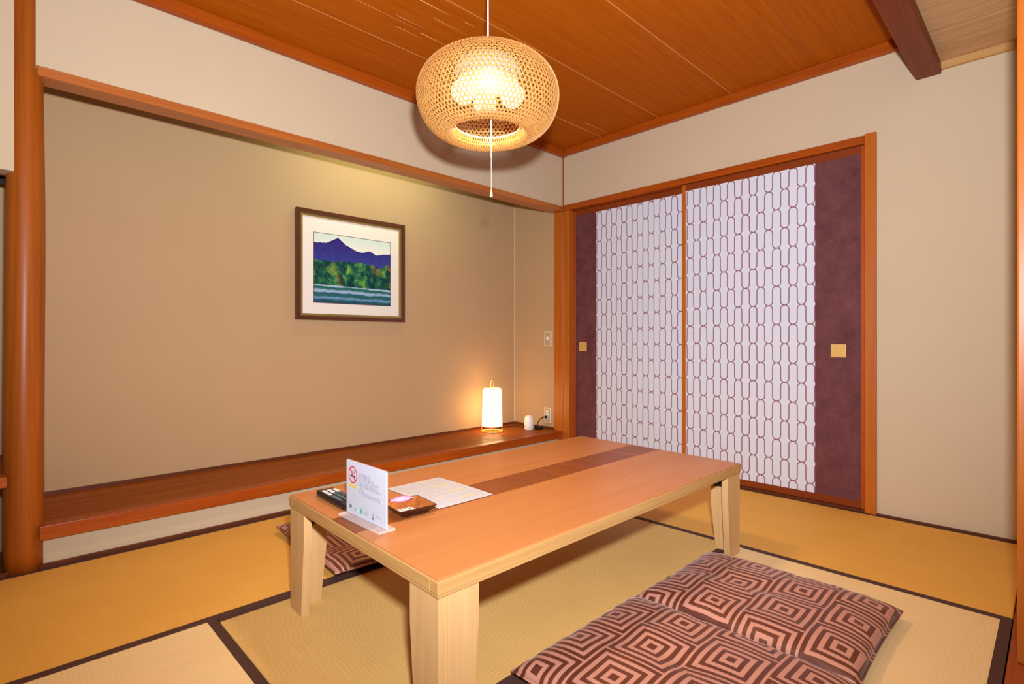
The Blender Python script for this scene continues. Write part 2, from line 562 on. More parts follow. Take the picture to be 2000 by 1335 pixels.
def fusuma(name, x0, x1, y, xw0, xw1, plum_left, px, zp, ph):
    """one panel: x0..x1 whole, xw0..xw1 the white field"""
    d = empty(name, ((x0 + x1) / 2, y, 0.012), kind='structure')
    zt, zb = 1.751, 0.048
    th = 0.012
    # frame of four sticks
    box('frame_stile', (x0, y - 0.004, 0.012), (x0 + 0.024, y + 0.02, 1.79), MAT['post' if not plum_left else 'red_z'], d, 0.002, 1)
    box('frame_stile', (x1 - 0.02, y - 0.004, 0.012), (x1, y + 0.02, 1.79), MAT['red_z'], d, 0.002, 1)
    box('frame_rail', (x0 + 0.024, y - 0.003, zt), (x1 - 0.02, y + 0.02, 1.79), MAT['rail_shade'], d, 0.002, 1)
    box('frame_rail', (x0 + 0.024, y - 0.003, 0.012), (x1 - 0.02, y + 0.02, zb), MAT['rail_shade'], d, 0.002, 1)
    w = box('patterned_paper', (xw0, y, zb), (xw1, y + th, zt), fusuma_white(name + '_paper', px - (xw0 + xw1) / 2, zp - zb), d)
    w['label'] = 'pale lilac paper printed with linked plum capsules'
    a, b = ((x0 + 0.024, xw0) if plum_left else (xw1, x1 - 0.02))
    p = box('plum_band', (a, y - 0.0005, zb), (b, y + th, zt), MAT['plum'], d)
    p['label'] = 'mottled dark plum paper band'
    # square pull
    hx, hz, hw = px + ph[0], ph[1], ph[2]
    hx = ph[0]
    hp = box('door_pull', (hx - hw, y - 0.005, hz - 0.033), (hx + hw, y, hz + 0.033), MAT['gold'], d, 0.0012, 1)
    hp['label'] = 'small square gold door pull'
    bm = bmesh.new()
    iw, ih = hw - 0.004, 0.029
    bm_box(bm, (-iw, -0.0002, -ih), (iw, 0.001, ih))
    o = from_bm('inset', bm, GOLD2, hp, loc=(0, -0.0052 + 0.005 - 0.0025, 0.033))
    return d


gm = M('gold_etched', (0.76, 0.46, 0.13), 0.4, Metallic=0.4)
gx, gy, gz = gm.xyz()
dd = (((gx.abs() + (gz - 0.008).abs() * 1.0) / 0.012).frac() - 0.5).abs()
gm.color(gm.mix(dd.step(0.30, 0.44), (0.78, 0.49, 0.15), (0.58, 0.32, 0.08)))
GOLD2 = gm.m

# right (front) panel, left (rear) panel behind it
fusuma('door_2', 0.949, 1.915, 0.008, 0.973, 1.692, False, 1.211 - SP / 2, 1.441, (1.799, 0.784, 0.034))
fusuma('door_1', 0.058, 0.978, 0.046, 0.268, 0.958, True, 0.336 - SP / 2, 1.640, (0.150, 0.79, 0.033))

# ================================================================== LOW TABLE
TR = 0.0
tb = empty('low_table', (1.287, -1.650, 0.0), TR, 'low rectangular wooden table with a dark inlaid centre stripe', 'table')
hw, hl, zt = 0.410, 0.737, 0.353


def tbox(name, a, b, mat, parent=tb, bevel=0.002):
    a, b = Vector(a), Vector(b)
    c = (a + b) / 2
    bm = bmesh.new()
    bm_box(bm, a - c, b - c)
    if bevel:
        bmesh.ops.bevel(bm, geom=bm.edges[:], offset=bevel, segments=2, affect='EDGES', profile=0.6)
    return from_bm(name, bm, mat, parent, False, c)


sx0, sx1 = -0.098, 0.046
tbox('top_panel', (-hw + 0.004, -hl + 0.004, zt - 0.012), (sx0, hl - 0.004, zt), MAT['table'], bevel=0.0008)
tbox('top_panel', (sx1, -hl + 0.004, zt - 0.012), (hw - 0.004, hl - 0.004, zt), MAT['table'], bevel=0.0008)
tbox('inlay_stripe', (sx0, -hl + 0.004, zt - 0.012), (sx1, hl - 0.004, zt - 0.0003), MAT['inlay'], bevel=0.0005)
# layered pale rim
for s in (-1, 1):
    tbox('side_rim', (s * hw, -hl, zt - 0.030), (s * (hw - 0.03), hl, zt - 0.0035), MAT['pale_y'])
    tbox('end_rim', (-hw + 0.03, s * hl, zt - 0.030), (hw - 0.03, s * (hl - 0.03), zt - 0.0035), MAT['pale_x'])
    tbox('lower_rim', (s * (hw - 0.001), -hl + 0.001, zt - 0.037), (s * (hw - 0.05), hl - 0.001, zt - 0.030), MAT['pale_y'], bevel=0.001)
    tbox('lower_rim', (-hw + 0.05, s * (hl - 0.001), zt - 0.037), (hw - 0.05, s * (hl - 0.05), zt - 0.030), MAT['pale_x'], bevel=0.001)
zl = zt - 0.037


def leg_board(cx, cy, along, dx, dy, short, inner):
    """one tapered board of an L-shaped leg; outer corner (cx,cy), runs inward"""
    th = 0.024
    wt, wb = (0.084, 0.064) if inner else (0.108, 0.086)
    top = zl - (0.066 if short else 0.0)
    bm = bmesh.new()
    v = []
    for z, w in ((0.0, wb), (top * 0.72, wt), (top, wt)):
        if along == 'x':
            q = ((0, 0), (dx * w, 0), (dx * w, dy * th), (0, dy * th))
        else:
            q = ((0, 0), (dx * th, 0), (dx * th, dy * w), (0, dy * w))
        v.append([bm.verts.new((cx + a, cy + b, z)) for a, b in q])
    for a, b in zip(v, v[1:]):
        for i in range(4):
            j = (i + 1) % 4
            bm.faces.new((a[i], a[j], b[j], b[i]))
    bm.faces.new(v[0])
    bm.faces.new(v[-1])
    return bm


for sx in (-1, 1):
    for sy in (-1, 1):
        cx, cy = sx * (hw - 0.004), sy * (hl - 0.004)
        o1, o2 = (sx * 0.0245, 0.0) if sy > 0 else (0.0, sy * 0.0245)
        lg = from_bm('leg', leg_board(cx - o1, cy, 'x', -sx, -sy, sy > 0, sy > 0), MAT['pale_z'], tb)
        from_bm('leg_board', leg_board(cx, cy - o2, 'y', -sx, -sy, sx < 0 and sy < 0, sy < 0), MAT['pale_z'], lg)
        bm = bmesh.new()                      # folding hinge between board and top
        if sy > 0:
            bm_box(bm, (cx - sx * 0.026, cy - sy * 0.002, zl - 0.065), (cx - sx * 0.102, cy - sy * 0.020, zl))
        if sx < 0 and sy < 0:
            bm_box(bm, (cx - sx * 0.002, cy - sy * 0.026, zl - 0.065), (cx - sx * 0.020, cy - sy * 0.102, zl))
        if sx > 0 and sy < 0:
            bm_box(bm, (cx - sx * 0.03, cy - sy * 0.03, zl - 0.030), (cx - sx * 0.09, cy - sy * 0.09, zl))
        from_bm('hinge', bm, MAT['iron'], lg)


def skew(o, k):                               # the table stands a touch out of square
    for ch in o.children:
        ch.location.y += k * ch.location.x
        for v in ch.data.vertices:
            v.co.y += k * v.co.x
        skew(ch, k)


skew(tb, -0.034)

# ================================================================== FLOOR CUSHIONS
cm = M('maze_cushion_cloth', (0.5, 0.2, 0.15), 0.5)
cx_, cy_, cz_ = cm.xyz()
PC = 0.164
cu = cx_ / PC
ci = cu.floor()
cv = cy_ / PC + ci.pmod(2.0) * 0.5
fx = ((cu.frac() - 0.5) * PC).abs()
fy = ((cv.frac() - 0.5) * PC).abs()
cd = fx.max(fy)
st = ((cd / 0.0226 + 0.02).frac() - 0.25).abs()
dark = 1.0 - st.step(0.22, 0.28)
dark = dark * (1.0 - cd.step(0.0790, 0.0800))
cn = cm.noise((300, 300, 300), 1.0, 2)
cn2 = cm.noise((1, 1, 1), 12, 3)
lightc = cm.mix(cn, (0.60, 0.285, 0.20), (0.50, 0.225, 0.155))
darkc = cm.mix(cn2, (0.095, 0.021, 0.010), (0.15, 0.040, 0.020))
cm.color(cm.mix(dark, lightc, darkc))
cm.bump(cn + dark * -0.6, 0.25, 0.0008)
cm.b.inputs['Sheen Weight'].default_value = 0.2
cm.b.inputs['Sheen Tint'].default_value = (1.0, 0.75, 0.68, 1)
cm.b.inputs['Sheen Roughness'].default_value = 0.35
MAT['cushion'] = cm.m


def cushion(loc, sx, sy, rz, label, h=0.074, seed=1):
    rr = random.Random(seed)
    n = 56
    bm = bmesh.new()
    ph = [rr.uniform(0, 6.28) for _ in range(8)]

    def surf(i, j, top):
        u, v = -1 + 2 * i / n, -1 + 2 * j / n
        # slightly concave sides, pointed corners
        x = u * (1 - 0.028 * (1 - v * v) * (abs(u) ** 3)) * sx / 2
        y = v * (1 - 0.028 * (1 - u * u) * (abs(v) ** 3)) * sy / 2
        e = max(0.0, (1 - u ** 4) * (1 - v ** 4))
        puff = e ** 0.42
        dim = 1 - 0.16 * math.exp(-((u * u + v * v) / 0.02))
        wr = 0.0022 * (math.sin(9 * u + ph[0] + 3 * v) + math.sin(11 * v + ph[1] - 2 * u)) * (1 - abs(u * v))
        ruff = 0.003 * math.sin(26 * u + ph[2]) * max(0, abs(v) - 0.75) * 4 + 0.003 * math.sin(26 * v + ph[3]) * max(0, abs(u) - 0.75) * 4
        zs = 0.022 + 0.004 * (u * u + v * v)
        if top:
            z = zs + (h - 0.022) * puff * dim + (wr + ruff) * min(1, puff)
        else:
            z = zs - 0.0215 * min(1.0, e ** 0.35)
        return (x, y, max(z, 0.0006))
    T = [[bm.verts.new(surf(i, j, True)) for j in range(n + 1)] for i in range(n + 1)]
    B = [[T[i][j] if i in (0, n) or j in (0, n) else bm.verts.new(surf(i, j, False)) for j in range(n + 1)] for i in range(n + 1)]
    for i in range(n):
        for j in range(n):
            bm.faces.new((T[i][j], T[i + 1][j], T[i + 1][j + 1], T[i][j + 1]))
            bm.faces.new((B[i][j], B[i][j + 1], B[i + 1][j + 1], B[i + 1][j]))
    o = from_bm('floor_cushion', bm, MAT['cushion'], None, True, (*loc, 0.0015))
    o.rotation_euler = (0, 0, rz)
    tag(o, label, 'cushion', 'maze patterned floor cushions')
    # piped seam
    pts = []
    for k in range(n): pts.append(surf(k, 0, True))
    for k in range(n): pts.append(surf(n, k, True))
    for k in range(n): pts.append(surf(n - k, n, True))
    for k in range(n): pts.append(surf(0, n - k, True))
    tube('seam', pts, 0.0028, MAT['cushion'], o, 6, True)
    return o


cushion((1.945, -1.352), 0.605, 0.50, 0.0, 'maze patterned floor cushion nearest the sliding doors', seed=3)
cushion((1.945, -1.866), 0.615, 0.535, 0.0, 'maze patterned floor cushion cut off by the bottom of the picture', seed=5)
cushion((0.53, -1.90), 0.62, 0.55, math.radians(-3), 'maze patterned floor cushion partly hidden behind a table leg', 0.055, seed=9)

# ================================================================== THINGS ON THE TABLE
ZT = zt + 0.0008


def P(px, py):          # table-top helper in world metres
    return Vector((px, py, ZT))


# ---- remote control
rc = empty('remote_control', (1.055, -2.300, ZT), math.radians(-3), 'black remote control lying on the table end', 'remote control')
bm = bmesh.new()
L, Wd, H = 0.215, 0.056, 0.022
vs = []
for x, w, z in ((-L / 2, 0.040, 0.015), (-L / 2 + 0.02, 0.056, 0.020), (0, 0.056, 0.022), (L / 2 - 0.02, 0.054, 0.020), (L / 2, 0.042, 0.016)):
    vs.append([bm.verts.new(p) for p in ((x, -w / 2 + 0.006, 0.0), (x, w / 2 - 0.006, 0.0), (x, w / 2, z * 0.55), (x, w / 2 - 0.003, z), (x, -w / 2 + 0.003, z), (x, -w / 2, z * 0.55))])
for a, b in zip(vs, vs[1:]):
    for i in range(6):
        j = (i + 1) % 6
        bm.faces.new((a[i], a[j], b[j], b[i]))
bm.faces.new(vs[0])
bm.faces.new(vs[-1])
from_bm('body', bm, MAT['black'], rc)
MAT['btn'] = M('white_button', (0.75, 0.72, 0.70), 0.5).m
MAT['btn2'] = M('teal_button', (0.06, 0.20, 0.16), 0.5).m
MAT['btn3'] = M('grey_button', (0.10, 0.10, 0.12), 0.5).m


def button(x, y, w, l, m):
    b = bmesh.new()
    bm_box(b, (-l / 2, -w / 2, 0), (l / 2, w / 2, 0.002))
    bmesh.ops.bevel(b, geom=b.edges[:], offset=0.0006, segments=1, affect='EDGES')
    from_bm('button', b, m, rc, loc=(x, y, 0.0215))


for k, y in enumerate((-0.017, 0.0, 0.017)):
    button(-0.045, y, 0.011, 0.036, MAT['btn'])
    button(-0.012, y, 0.010, 0.012, MAT['btn'] if k == 0 else MAT['btn3'])
    for q in range(4):
        button(0.012 + 0.018 * q, y, 0.010, 0.011, MAT['btn2'] if (k + q) % 4 == 1 else MAT['btn3'])

# ---- acrylic sign stand with a printed sheet
st_o = empty('sign_stand', (1.285, -2.332, ZT), math.radians(0.5), 'upright clear acrylic stand holding a printed notice', 'sign')
ac = M('clear_acrylic', (0.97, 0.97, 0.97), 0.02, IOR=1.46)
ac.b.inputs['Alpha'].default_value = 0.22
MAT['acrylic'] = ac.m
bm = bmesh.new()
bm_box(bm, (-0.106, -0.024, 0.0), (0.106, 0.024, 0.007))
bmesh.ops.bevel(bm, geom=bm.edges[:], offset=0.001, segments=1, affect='EDGES')
from_bm('acrylic_base', bm, MAT['acrylic'], st_o)
MAT['paper'] = M('white_paper', (0.53, 0.55, 0.63), 0.6).m
bm = bmesh.new()
bm_box(bm, (-0.1025, -0.0015, 0.0075), (0.1025, 0.0015, 0.152))
sheet = from_bm('notice_sheet', bm, MAT['paper'], st_o)
bm = bmesh.new()
bm_box(bm, (-0.103, 0.0017, 0.0075), (0.103, 0.0032, 0.154))
from_bm('acrylic_pane', bm, MAT['acrylic'], st_o)


def print_mat(name, row, ink, paper, along='x', across='z', dens=0.5, wl=0.004):
    """rows of small unreadable characters"""
    m = M(name, paper, 0.65)
    x, y, z = m.xyz()
    c = {'x': x, 'y': y, 'z': z}
    r = (c[across] / row)
    band = ((r.frac() - 0.5).abs()).step(0.30, 0.22)
    band = 1.0 - ((r.frac() - 0.5).abs()).step(0.22, 0.32)
    n = m.noise((1 / wl, 1 / wl, 1 / wl), 1.0, 1, 0.5)
    ch = n.step(0.46, 0.54)
    # ragged line ends
    ln_ = m.noise((0.001, 0.001, 0.001), 1.0, 0)
    m.color(m.mix(band * ch * dens, paper, ink))
    return m.m


def decal(name, x0, z0, x1, z1, mat, parent=None):
    bm = bmesh.new()
    c = ((x0 + x1) / 2, (z0 + z1) / 2)
    w, h = abs(x1 - x0) / 2, abs(z1 - z0) / 2
    bm_box(bm, (-w, -0.00025, -h), (w, 0.00025, h))
    return from_bm(name, bm, mat, parent or sheet, loc=(c[0], -0.0018, c[1]))


PW = (0.53, 0.55, 0.63)
tA = print_mat('fine_print', 0.0046, (0.15, 0.10, 0.20), PW, dens=0.9, wl=0.0020)
tB = print_mat('bold_print', 0.0046, (0.06, 0.05, 0.09), PW, dens=0.9, wl=0.0017)
# sheet spans x -.1025..+.1025 (left..right seen from the camera), z .0075...152
for z0, z1, x0, x1, m in ((0.1225, 0.127, -0.036, 0.025, tA), (0.1175, 0.122, -0.036, 0.030, tA), (0.112, 0.1165, -0.036, 0.048, tA), (0.1065, 0.111, -0.036, 0.075, tA),
                          (0.100, 0.1045, -0.036, 0.060, tA), (0.0945, 0.099, -0.036, 0.076, tA), (0.089, 0.0935, -0.036, 0.083, tA),
                          (0.080, 0.085, -0.036, 0.000, tB), (0.0735, 0.078, -0.036, 0.083, tA), (0.068, 0.0725, -0.020, 0.083, tA),
                          (0.0255, 0.029, -0.060, -0.040, tA), (0.0205, 0.0245, -0.060, -0.040, tB),
                          (0.0275, 0.031, -0.004, 0.018, tA), (0.0215, 0.026, -0.004, 0.018, tB), (0.0275, 0.0315, 0.054, 0.080, tB)):
    decal('print_line', x0, z0, x1, z1, m)
YEL = M('yellow_highlight', (0.78, 0.55, 0.06), 0.6).m
yb = decal('yellow_strip', -0.090, 0.082, -0.042, 0.090, print_mat('yellow_print', 0.006, (0.20, 0.16, 0.05), (0.78, 0.58, 0.10), dens=0.6, wl=0.002))
# no-smoking sign: ring, slash, cigarette, smoke
REDI = M('red_ink', (0.62, 0.035, 0.06), 0.6).m
INK = M('black_ink', (0.02, 0.02, 0.03), 0.6).m
GRN = M('green_ink', (0.08, 0.45, 0.22), 0.6).m


def flat_poly(name, polys, mat, loc, parent=sheet, th=0.0003):
    bm = bmesh.new()
    for p in polys:
        a = [bm.verts.new((x, -th, z)) for x, z in p]
        b = [bm.verts.new((x, th, z)) for x, z in p]
        bm.faces.new(a)
        bm.faces.new(b[::-1])
        for i in range(len(p)):
            j = (i + 1) % len(p)
            bm.faces.new((a[i], a[j], b[j], b[i]))
    return from_bm(name, bm, mat, parent, loc=loc)


def ring_polys(R, r, n=28):
    out = []
    for i in range(n):
        a, b = 2 * PI * i / n, 2 * PI * (i + 1) / n
        out.append([(R * math.cos(a), R * math.sin(a)), (R * math.cos(b), R * math.sin(b)), (r * math.cos(b), r * math.sin(b)), (r * math.cos(a), r * math.sin(a))])
    return out


nsx, nsz = -0.066, 0.1165
flat_poly('prohibition_ring', ring_polys(0.0235, 0.0200), REDI, (nsx, -0.0021, nsz))
c, s_ = math.cos(math.radians(-45)), math.sin(math.radians(-45))
sl = [(-0.021, -0.0018), (0.021, -0.0018), (0.021, 0.0018), (-0.021, 0.0018)]
flat_poly('cigarette', [[(-0.013, -0.006), (0.013, -0.006), (0.013, -0.0015), (-0.013, -0.0015)]], INK, (nsx, -0.0020, nsz))
flat_poly('smoke', [[(0.004, 0.002), (0.0055, 0.002), (0.0095, 0.010), (0.008, 0.011)], [(-0.006, 0.004), (-0.0045, 0.003), (0.002, 0.009), (0.001, 0.011)], [(-0.0105, 0.006), (-0.009, 0.005), (-0.004, 0.012), (-0.0055, 0.0125)]], INK, (nsx, -0.0020, nsz))
flat_poly('slash', [[(x * c - z * -s_ * -1, x * s_ + z * c) for x, z in sl]], REDI, (nsx, -0.0024, nsz))
flat_poly('symbol', ring_polys(0.0055, 0.0042, 16) + [[(-0.002, -0.002), (0.002, -0.002), (0.002, 0.002), (-0.002, 0.002)]], INK, (-0.078, -0.0021, 0.0285))
flat_poly('symbol', [[(-0.0055, -0.0065), (0.0055, -0.0065), (0.0055, 0.0065), (-0.0055, 0.0065)]], GRN, (-0.018, -0.0021, 0.0265))
flat_poly('symbol', ring_polys(0.0055, 0.0042, 16) + [[(-0.0008, -0.009), (0.0008, -0.009), (0.0008, -0.005), (-0.0008, -0.005)]], INK, (0.040, -0.0021, 0.026))

# ---- information sheet lying on the table
ps = empty('printed_sheet', (1.184, -2.018, ZT), math.radians(-0.5), 'white printed information sheet lying flat on the table', 'paper')
PWm = (0.56, 0.57, 0.58)
bm = bmesh.new()
n = 10
for i in range(n + 1):
    for j in range(2):
        pass
tv, bv = [], []
for i in range(n + 1):
    x = -0.1435 + 0.287 * i / n
    z = 0.0008 + 0.0012 * math.sin(PI * i / n)
    tv.append([bm.verts.new((x, y, z + 0.0004)) for y in (-0.104, 0.104)])
    bv.append([bm.verts.new((x, y, z - 0.0004)) for y in (-0.104, 0.104)])
for i in range(n):
    bm.faces.new((tv[i][0], tv[i + 1][0], tv[i + 1][1], tv[i][1]))
    bm.faces.new((bv[i][0], bv[i][1], bv[i + 1][1], bv[i + 1][0]))
    for k in (0, 1):
        bm.faces.new((tv[i][k], bv[i][k], bv[i + 1][k], tv[i + 1][k]))
for i in (0, n):
    bm.faces.new((tv[i][0], tv[i][1], bv[i][1], bv[i][0]))
pm = M('printed_paper', PWm, 0.65)
x, y, z = pm.xyz()
row = x / 0.0115
band = 1.0 - ((row.frac() - 0.5).abs()).step(0.16, 0.28)
chn = pm.noise((520, 260, 1), 1.0, 1)
ends = pm.noise((86.9, 6, 1), 1.0, 0, loc=(3, 1, 0)).step(0.42, 0.46)
mar = (1.0 - x.abs().step(0.128, 0.132)) * (1.0 - y.abs().step(0.090, 0.094))
ink = band * chn.step(0.44, 0.56) * ends * mar
yel = (1.0 - (((x / 0.075 + 0.15).frac() - 0.5).abs()).step(0.10, 0.12)) * (y > 0.012) * (y < 0.075) * mar
colr = pm.mix(yel * 0.55, PWm, (0.80, 0.62, 0.20))
pm.color(pm.mix(ink * 0.62, colr, (0.28, 0.24, 0.30)))
from_bm('page', bm, pm.m, ps)

# ---- lacquered tray with a card and a wrapped sweet
dk = empty('small_tray', (1.287, -2.198, ZT), math.radians(-6), 'small square brown lacquered tray with a white card inside', 'tray')
lq = M('brown_lacquer', (0.035, 0.008, 0.004), 0.3, Coat_Weight=0.15)
lq2 = M('amber_lacquer', (0.46, 0.15, 0.035), 0.3, Coat_Weight=0.6)
nq = lq2.noise((1, 1, 1), 60, 3)
lq2.color(lq2.mix(nq, (0.46, 0.14, 0.028), (0.20, 0.05, 0.010)))


def frustum(ro, ri, h, t, inner):
    bm = bmesh.new()
    if inner:
        rr = [(ro - t, h), (ri - t * 0.5, t)]
    else:
        rr = [(ri, 0.0), (ro, h), (ro - t, h)]
    rings = [[bm.verts.new((a * r, b * r, z)) for a, b in ((-1, -1), (1, -1), (1, 1), (-1, 1))] for r, z in rr]
    for a, b in zip(rings, rings[1:]):
        for i in range(4):
            j = (i + 1) % 4
            bm.faces.new((a[i], a[j], b[j], b[i]))
    bm.faces.new(rings[-1] if inner else rings[0])
    return bm


from_bm('outer_shell', frustum(0.058, 0.036, 0.024, 0.003, False), lq.m, dk)
from_bm('inner_lining', frustum(0.058, 0.036, 0.024, 0.003, True), lq2.m, dk)
bm = bmesh.new()
bm_box(bm, (-0.026, -0.030, 0.0), (0.026, 0.020, 0.0012))
card = from_bm('white_card', bm, print_mat('card_print', 0.011, (0.04, 0.03, 0.03), (0.82, 0.76, 0.66), 'x', 'y', 0.9, 0.006), dk, loc=(0.004, 0, 0.0045))
card.rotation_euler = (0, 0, 0.05)
cw = empty('wrapped_sweet', (1.238, -2.190, ZT + 0.010), math.radians(74), 'pink wrapped sweet resting on the corner of the small tray', 'sweet')
PK = M('pink_wrapper', (0.72, 0.30, 0.52), 0.3).m
bm = bmesh.new()
sec = [(-0.034, 0.014, 0.002), (-0.024, 0.005, 0.003), (-0.018, 0.010, 0.007), (0.0, 0.013, 0.009), (0.018, 0.010, 0.007), (0.024, 0.005, 0.003), (0.034, 0.014, 0.002)]
rg = []
for x, w, h in sec:
    rg.append([bm.verts.new((x, w * math.cos(2 * PI * k / 10), 0.014 + h * math.sin(2 * PI * k / 10))) for k in range(10)])
for a, b in zip(rg, rg[1:]):
    for k in range(10):
        j = (k + 1) % 10
        bm.faces.new((a[k], a[j], b[j], b[k]))
bm.faces.new(rg[0])
bm.faces.new(rg[-1])
from_bm('wrapper', bm, PK, cw, True)

# ================================================================== FRAMED PICTURE
FY0, FY1, FZ0, FZ1 = -1.786, -1.060, 0.957, 1.604
fx0 = XT
pf = empty('framed_picture', (fx0, (FY0 + FY1) / 2, FZ0), label='framed landscape painting of a blue mountain and lake', cat='picture')
MAT['fr1'] = wood('frame_dark_wood', (0.13, 0.035, 0.012), (0.06, 0.015, 0.006), 'y', 0.35, coat=0.4)
MAT['fr2'] = M('frame_gilt', (0.42, 0.27, 0.08), 0.35, Metallic=0.6).m
MAT['fr3'] = M('frame_dark_gilt', (0.16, 0.10, 0.04), 0.4, Metallic=0.4).m
FW = 0.024


def frame_ring(name, inset, w, xa, xb, mat):
    a0, a1, b0, b1 = FY0 + inset, FY1 - inset, FZ0 + inset, FZ1 - inset
    bm = bmesh.new()
    out = [(a0, b0), (a1, b0), (a1, b1), (a0, b1)]
    inn = [(a0 + w, b0 + w), (a1 - w, b0 + w), (a1 - w, b1 - w), (a0 + w, b1 - w)]
    R = []
    for pts, x in ((out, xa), (out, xb), (inn, xb), (inn, xa)):
        R.append([bm.verts.new((x - fx0, p - (FY0 + FY1) / 2, q - FZ0)) for p, q in pts])
    for k in range(4):
        A, B = R[k], R[(k + 1) % 4]
        for i in range(4):
            j = (i + 1) % 4
            bm.faces.new((A[i], A[j], B[j], B[i]))
    return from_bm(name, bm, mat, pf)


frame_ring('outer_frame', 0, 0.020, fx0 + 0.001, fx0 + 0.030, MAT['fr1'])
frame_ring('gilt_moulding', 0.020, 0.007, fx0 + 0.001, fx0 + 0.024, MAT['fr3'])
frame_ring('gilt_moulding', 0.027, 0.011, fx0 + 0.001, fx0 + 0.020, MAT['fr2'])
box('mount_board', (fx0 + 0.001, FY0 + 0.034, FZ0 + 0.034), (fx0 + 0.012, FY1 - 0.034, FZ1 - 0.034), M('mount_card', (0.80, 0.74, 0.66), 0.7).m, pf)
# painting field
py0, py1, pz0, pz1 = -1.678, -1.163, 1.062, 1.475
am = M('landscape_paint', (0.5, 0.5, 0.5), 0.7)
am.b.inputs['Specular IOR Level'].default_value = 0.1
x, y, z = am.xyz()
u = (y / (py1 - py0) + 0.5)
v = z / (pz1 - pz0)
ridge = X(am.nt, am.ramp(u, [(0.0, 0.855), (0.155, 0.872), (0.294, 0.965), (0.389, 0.876), (0.53, 0.803), (0.609, 0.789), (0.71, 0.829), (0.797, 0.776), (0.90, 0.800), (1.0, 0.817)]))
nA = am.noise((1, 1, 1), 14, 4, 0.6)
nB = am.noise((1, 1, 1), 30, 3, 0.6)
nC = am.noise((1, 1, 1), 70, 2, 0.6)
sky = am.mix(v.step(0.75, 1.0), (0.82, 0.80, 0.72), (0.62, 0.72, 0.66))
mtn = am.mix((nB * 0.9 - 0.2 + (v - 0.62) * 2.0).clamp(), (0.040, 0.055, 0.30), (0.030, 0.010, 0.14))
c1 = am.mix((v > (ridge + (nC - 0.5) * 0.012)), mtn, sky)
# woods
vor = am.nt.nodes.new('ShaderNodeTexVoronoi')
vor.inputs['Scale'].default_value = 22
vor.inputs['Randomness'].default_value = 1.0
wv = am.nt.nodes.new('ShaderNodeMapping')
wv.inputs['Scale'].default_value = (1, 1, 0.8)
am.nt.links.new(am.coord(), wv.inputs[0])
am.nt.links.new(wv.outputs[0], vor.inputs['Vector'])
vd = X(am.nt, vor.outputs['Distance'])
sep = am.nt.nodes.new('ShaderNodeSeparateColor')
am.nt.links.new(vor.outputs['Color'], sep.inputs[0])
vr, vg = X(am.nt, sep.outputs[0]), X(am.nt, sep.outputs[1])
nD = am.noise((1, 1, 0.8), 26, 5, 0.65, 0.4, (3, 1, 2))
tone = ((nD - 0.5) * 2.2 + (vr - 0.5) * 0.55 + 0.46 - vd * 0.35).clamp()
green = am.ramp(tone, [(0.0, (0.006, 0.03, 0.04)), (0.25, (0.012, 0.075, 0.055)), (0.45, (0.02, 0.15, 0.06)), (0.65, (0.075, 0.25, 0.05)), (0.85, (0.20, 0.36, 0.07)), (1.0, (0.30, 0.42, 0.10))])
aut = (vg.step(0.80, 0.92)) * (nC.step(0.40, 0.60))
green = am.mix(aut * 0.75, green, (0.38, 0.16, 0.03))
treetop = 0.615 + (nA - 0.5) * 0.26 + (nB - 0.5) * 0.10
c2 = am.mix((v < treetop), c1, green)
# lake
wl = 0.262 - u * 0.02 + (nA - 0.5) * 0.02
wob = v + (nA - 0.5) * 0.06 + (nB - 0.5) * 0.012 + u * 0.02
lake = am.ramp(wob, [(0.0, (0.03, 0.04, 0.16)), (0.05, (0.015, 0.09, 0.10)), (0.085, (0.16, 0.32, 0.55)), (0.105, (0.02, 0.12, 0.12)), (0.15, (0.02, 0.10, 0.12)), (0.165, (0.30, 0.44, 0.66)), (0.19, (0.28, 0.42, 0.62)), (0.205, (0.02, 0.13, 0.10)), (0.235, (0.02, 0.13, 0.10)), (0.25, (0.38, 0.50, 0.70)), (0.3, (0.40, 0.50, 0.68))])
lake = am.mix((nB.step(0.55, 0.75)) * 0.5, lake, (0.04, 0.16, 0.08))
am.color(am.mix((v < wl), c2, lake))
am.bump(nC, 0.2, 0.001)
ptg = empty('dummy', (0, 0, 0))
bpy.data.objects.remove(ptg)
bm = bmesh.new()
hy, hz = (py1 - py0) / 2, (pz1 - pz0)
bm_box(bm, (-0.001, -hy, 0.0), (0.001, hy, hz))
pto = from_bm('painting', bm, am.m, pf, loc=(0.0125, (py0 + py1) / 2 - (FY0 + FY1) / 2, pz0 - FZ0))
b_ = 0.003
bm = bmesh.new()
for a, bb in (((-hy - b_, -b_), (hy + b_, 0)), ((-hy - b_, hz), (hy + b_, hz + b_)), ((-hy - b_, 0), (-hy, hz)), ((hy, 0), (hy + b_, hz))):
    bm_box(bm, (-0.001, a[0], a[1]), (0.0016, bb[0], bb[1]))
from_bm('mount_bevel', bm, MAT['fr3'], pf, loc=pto.location)

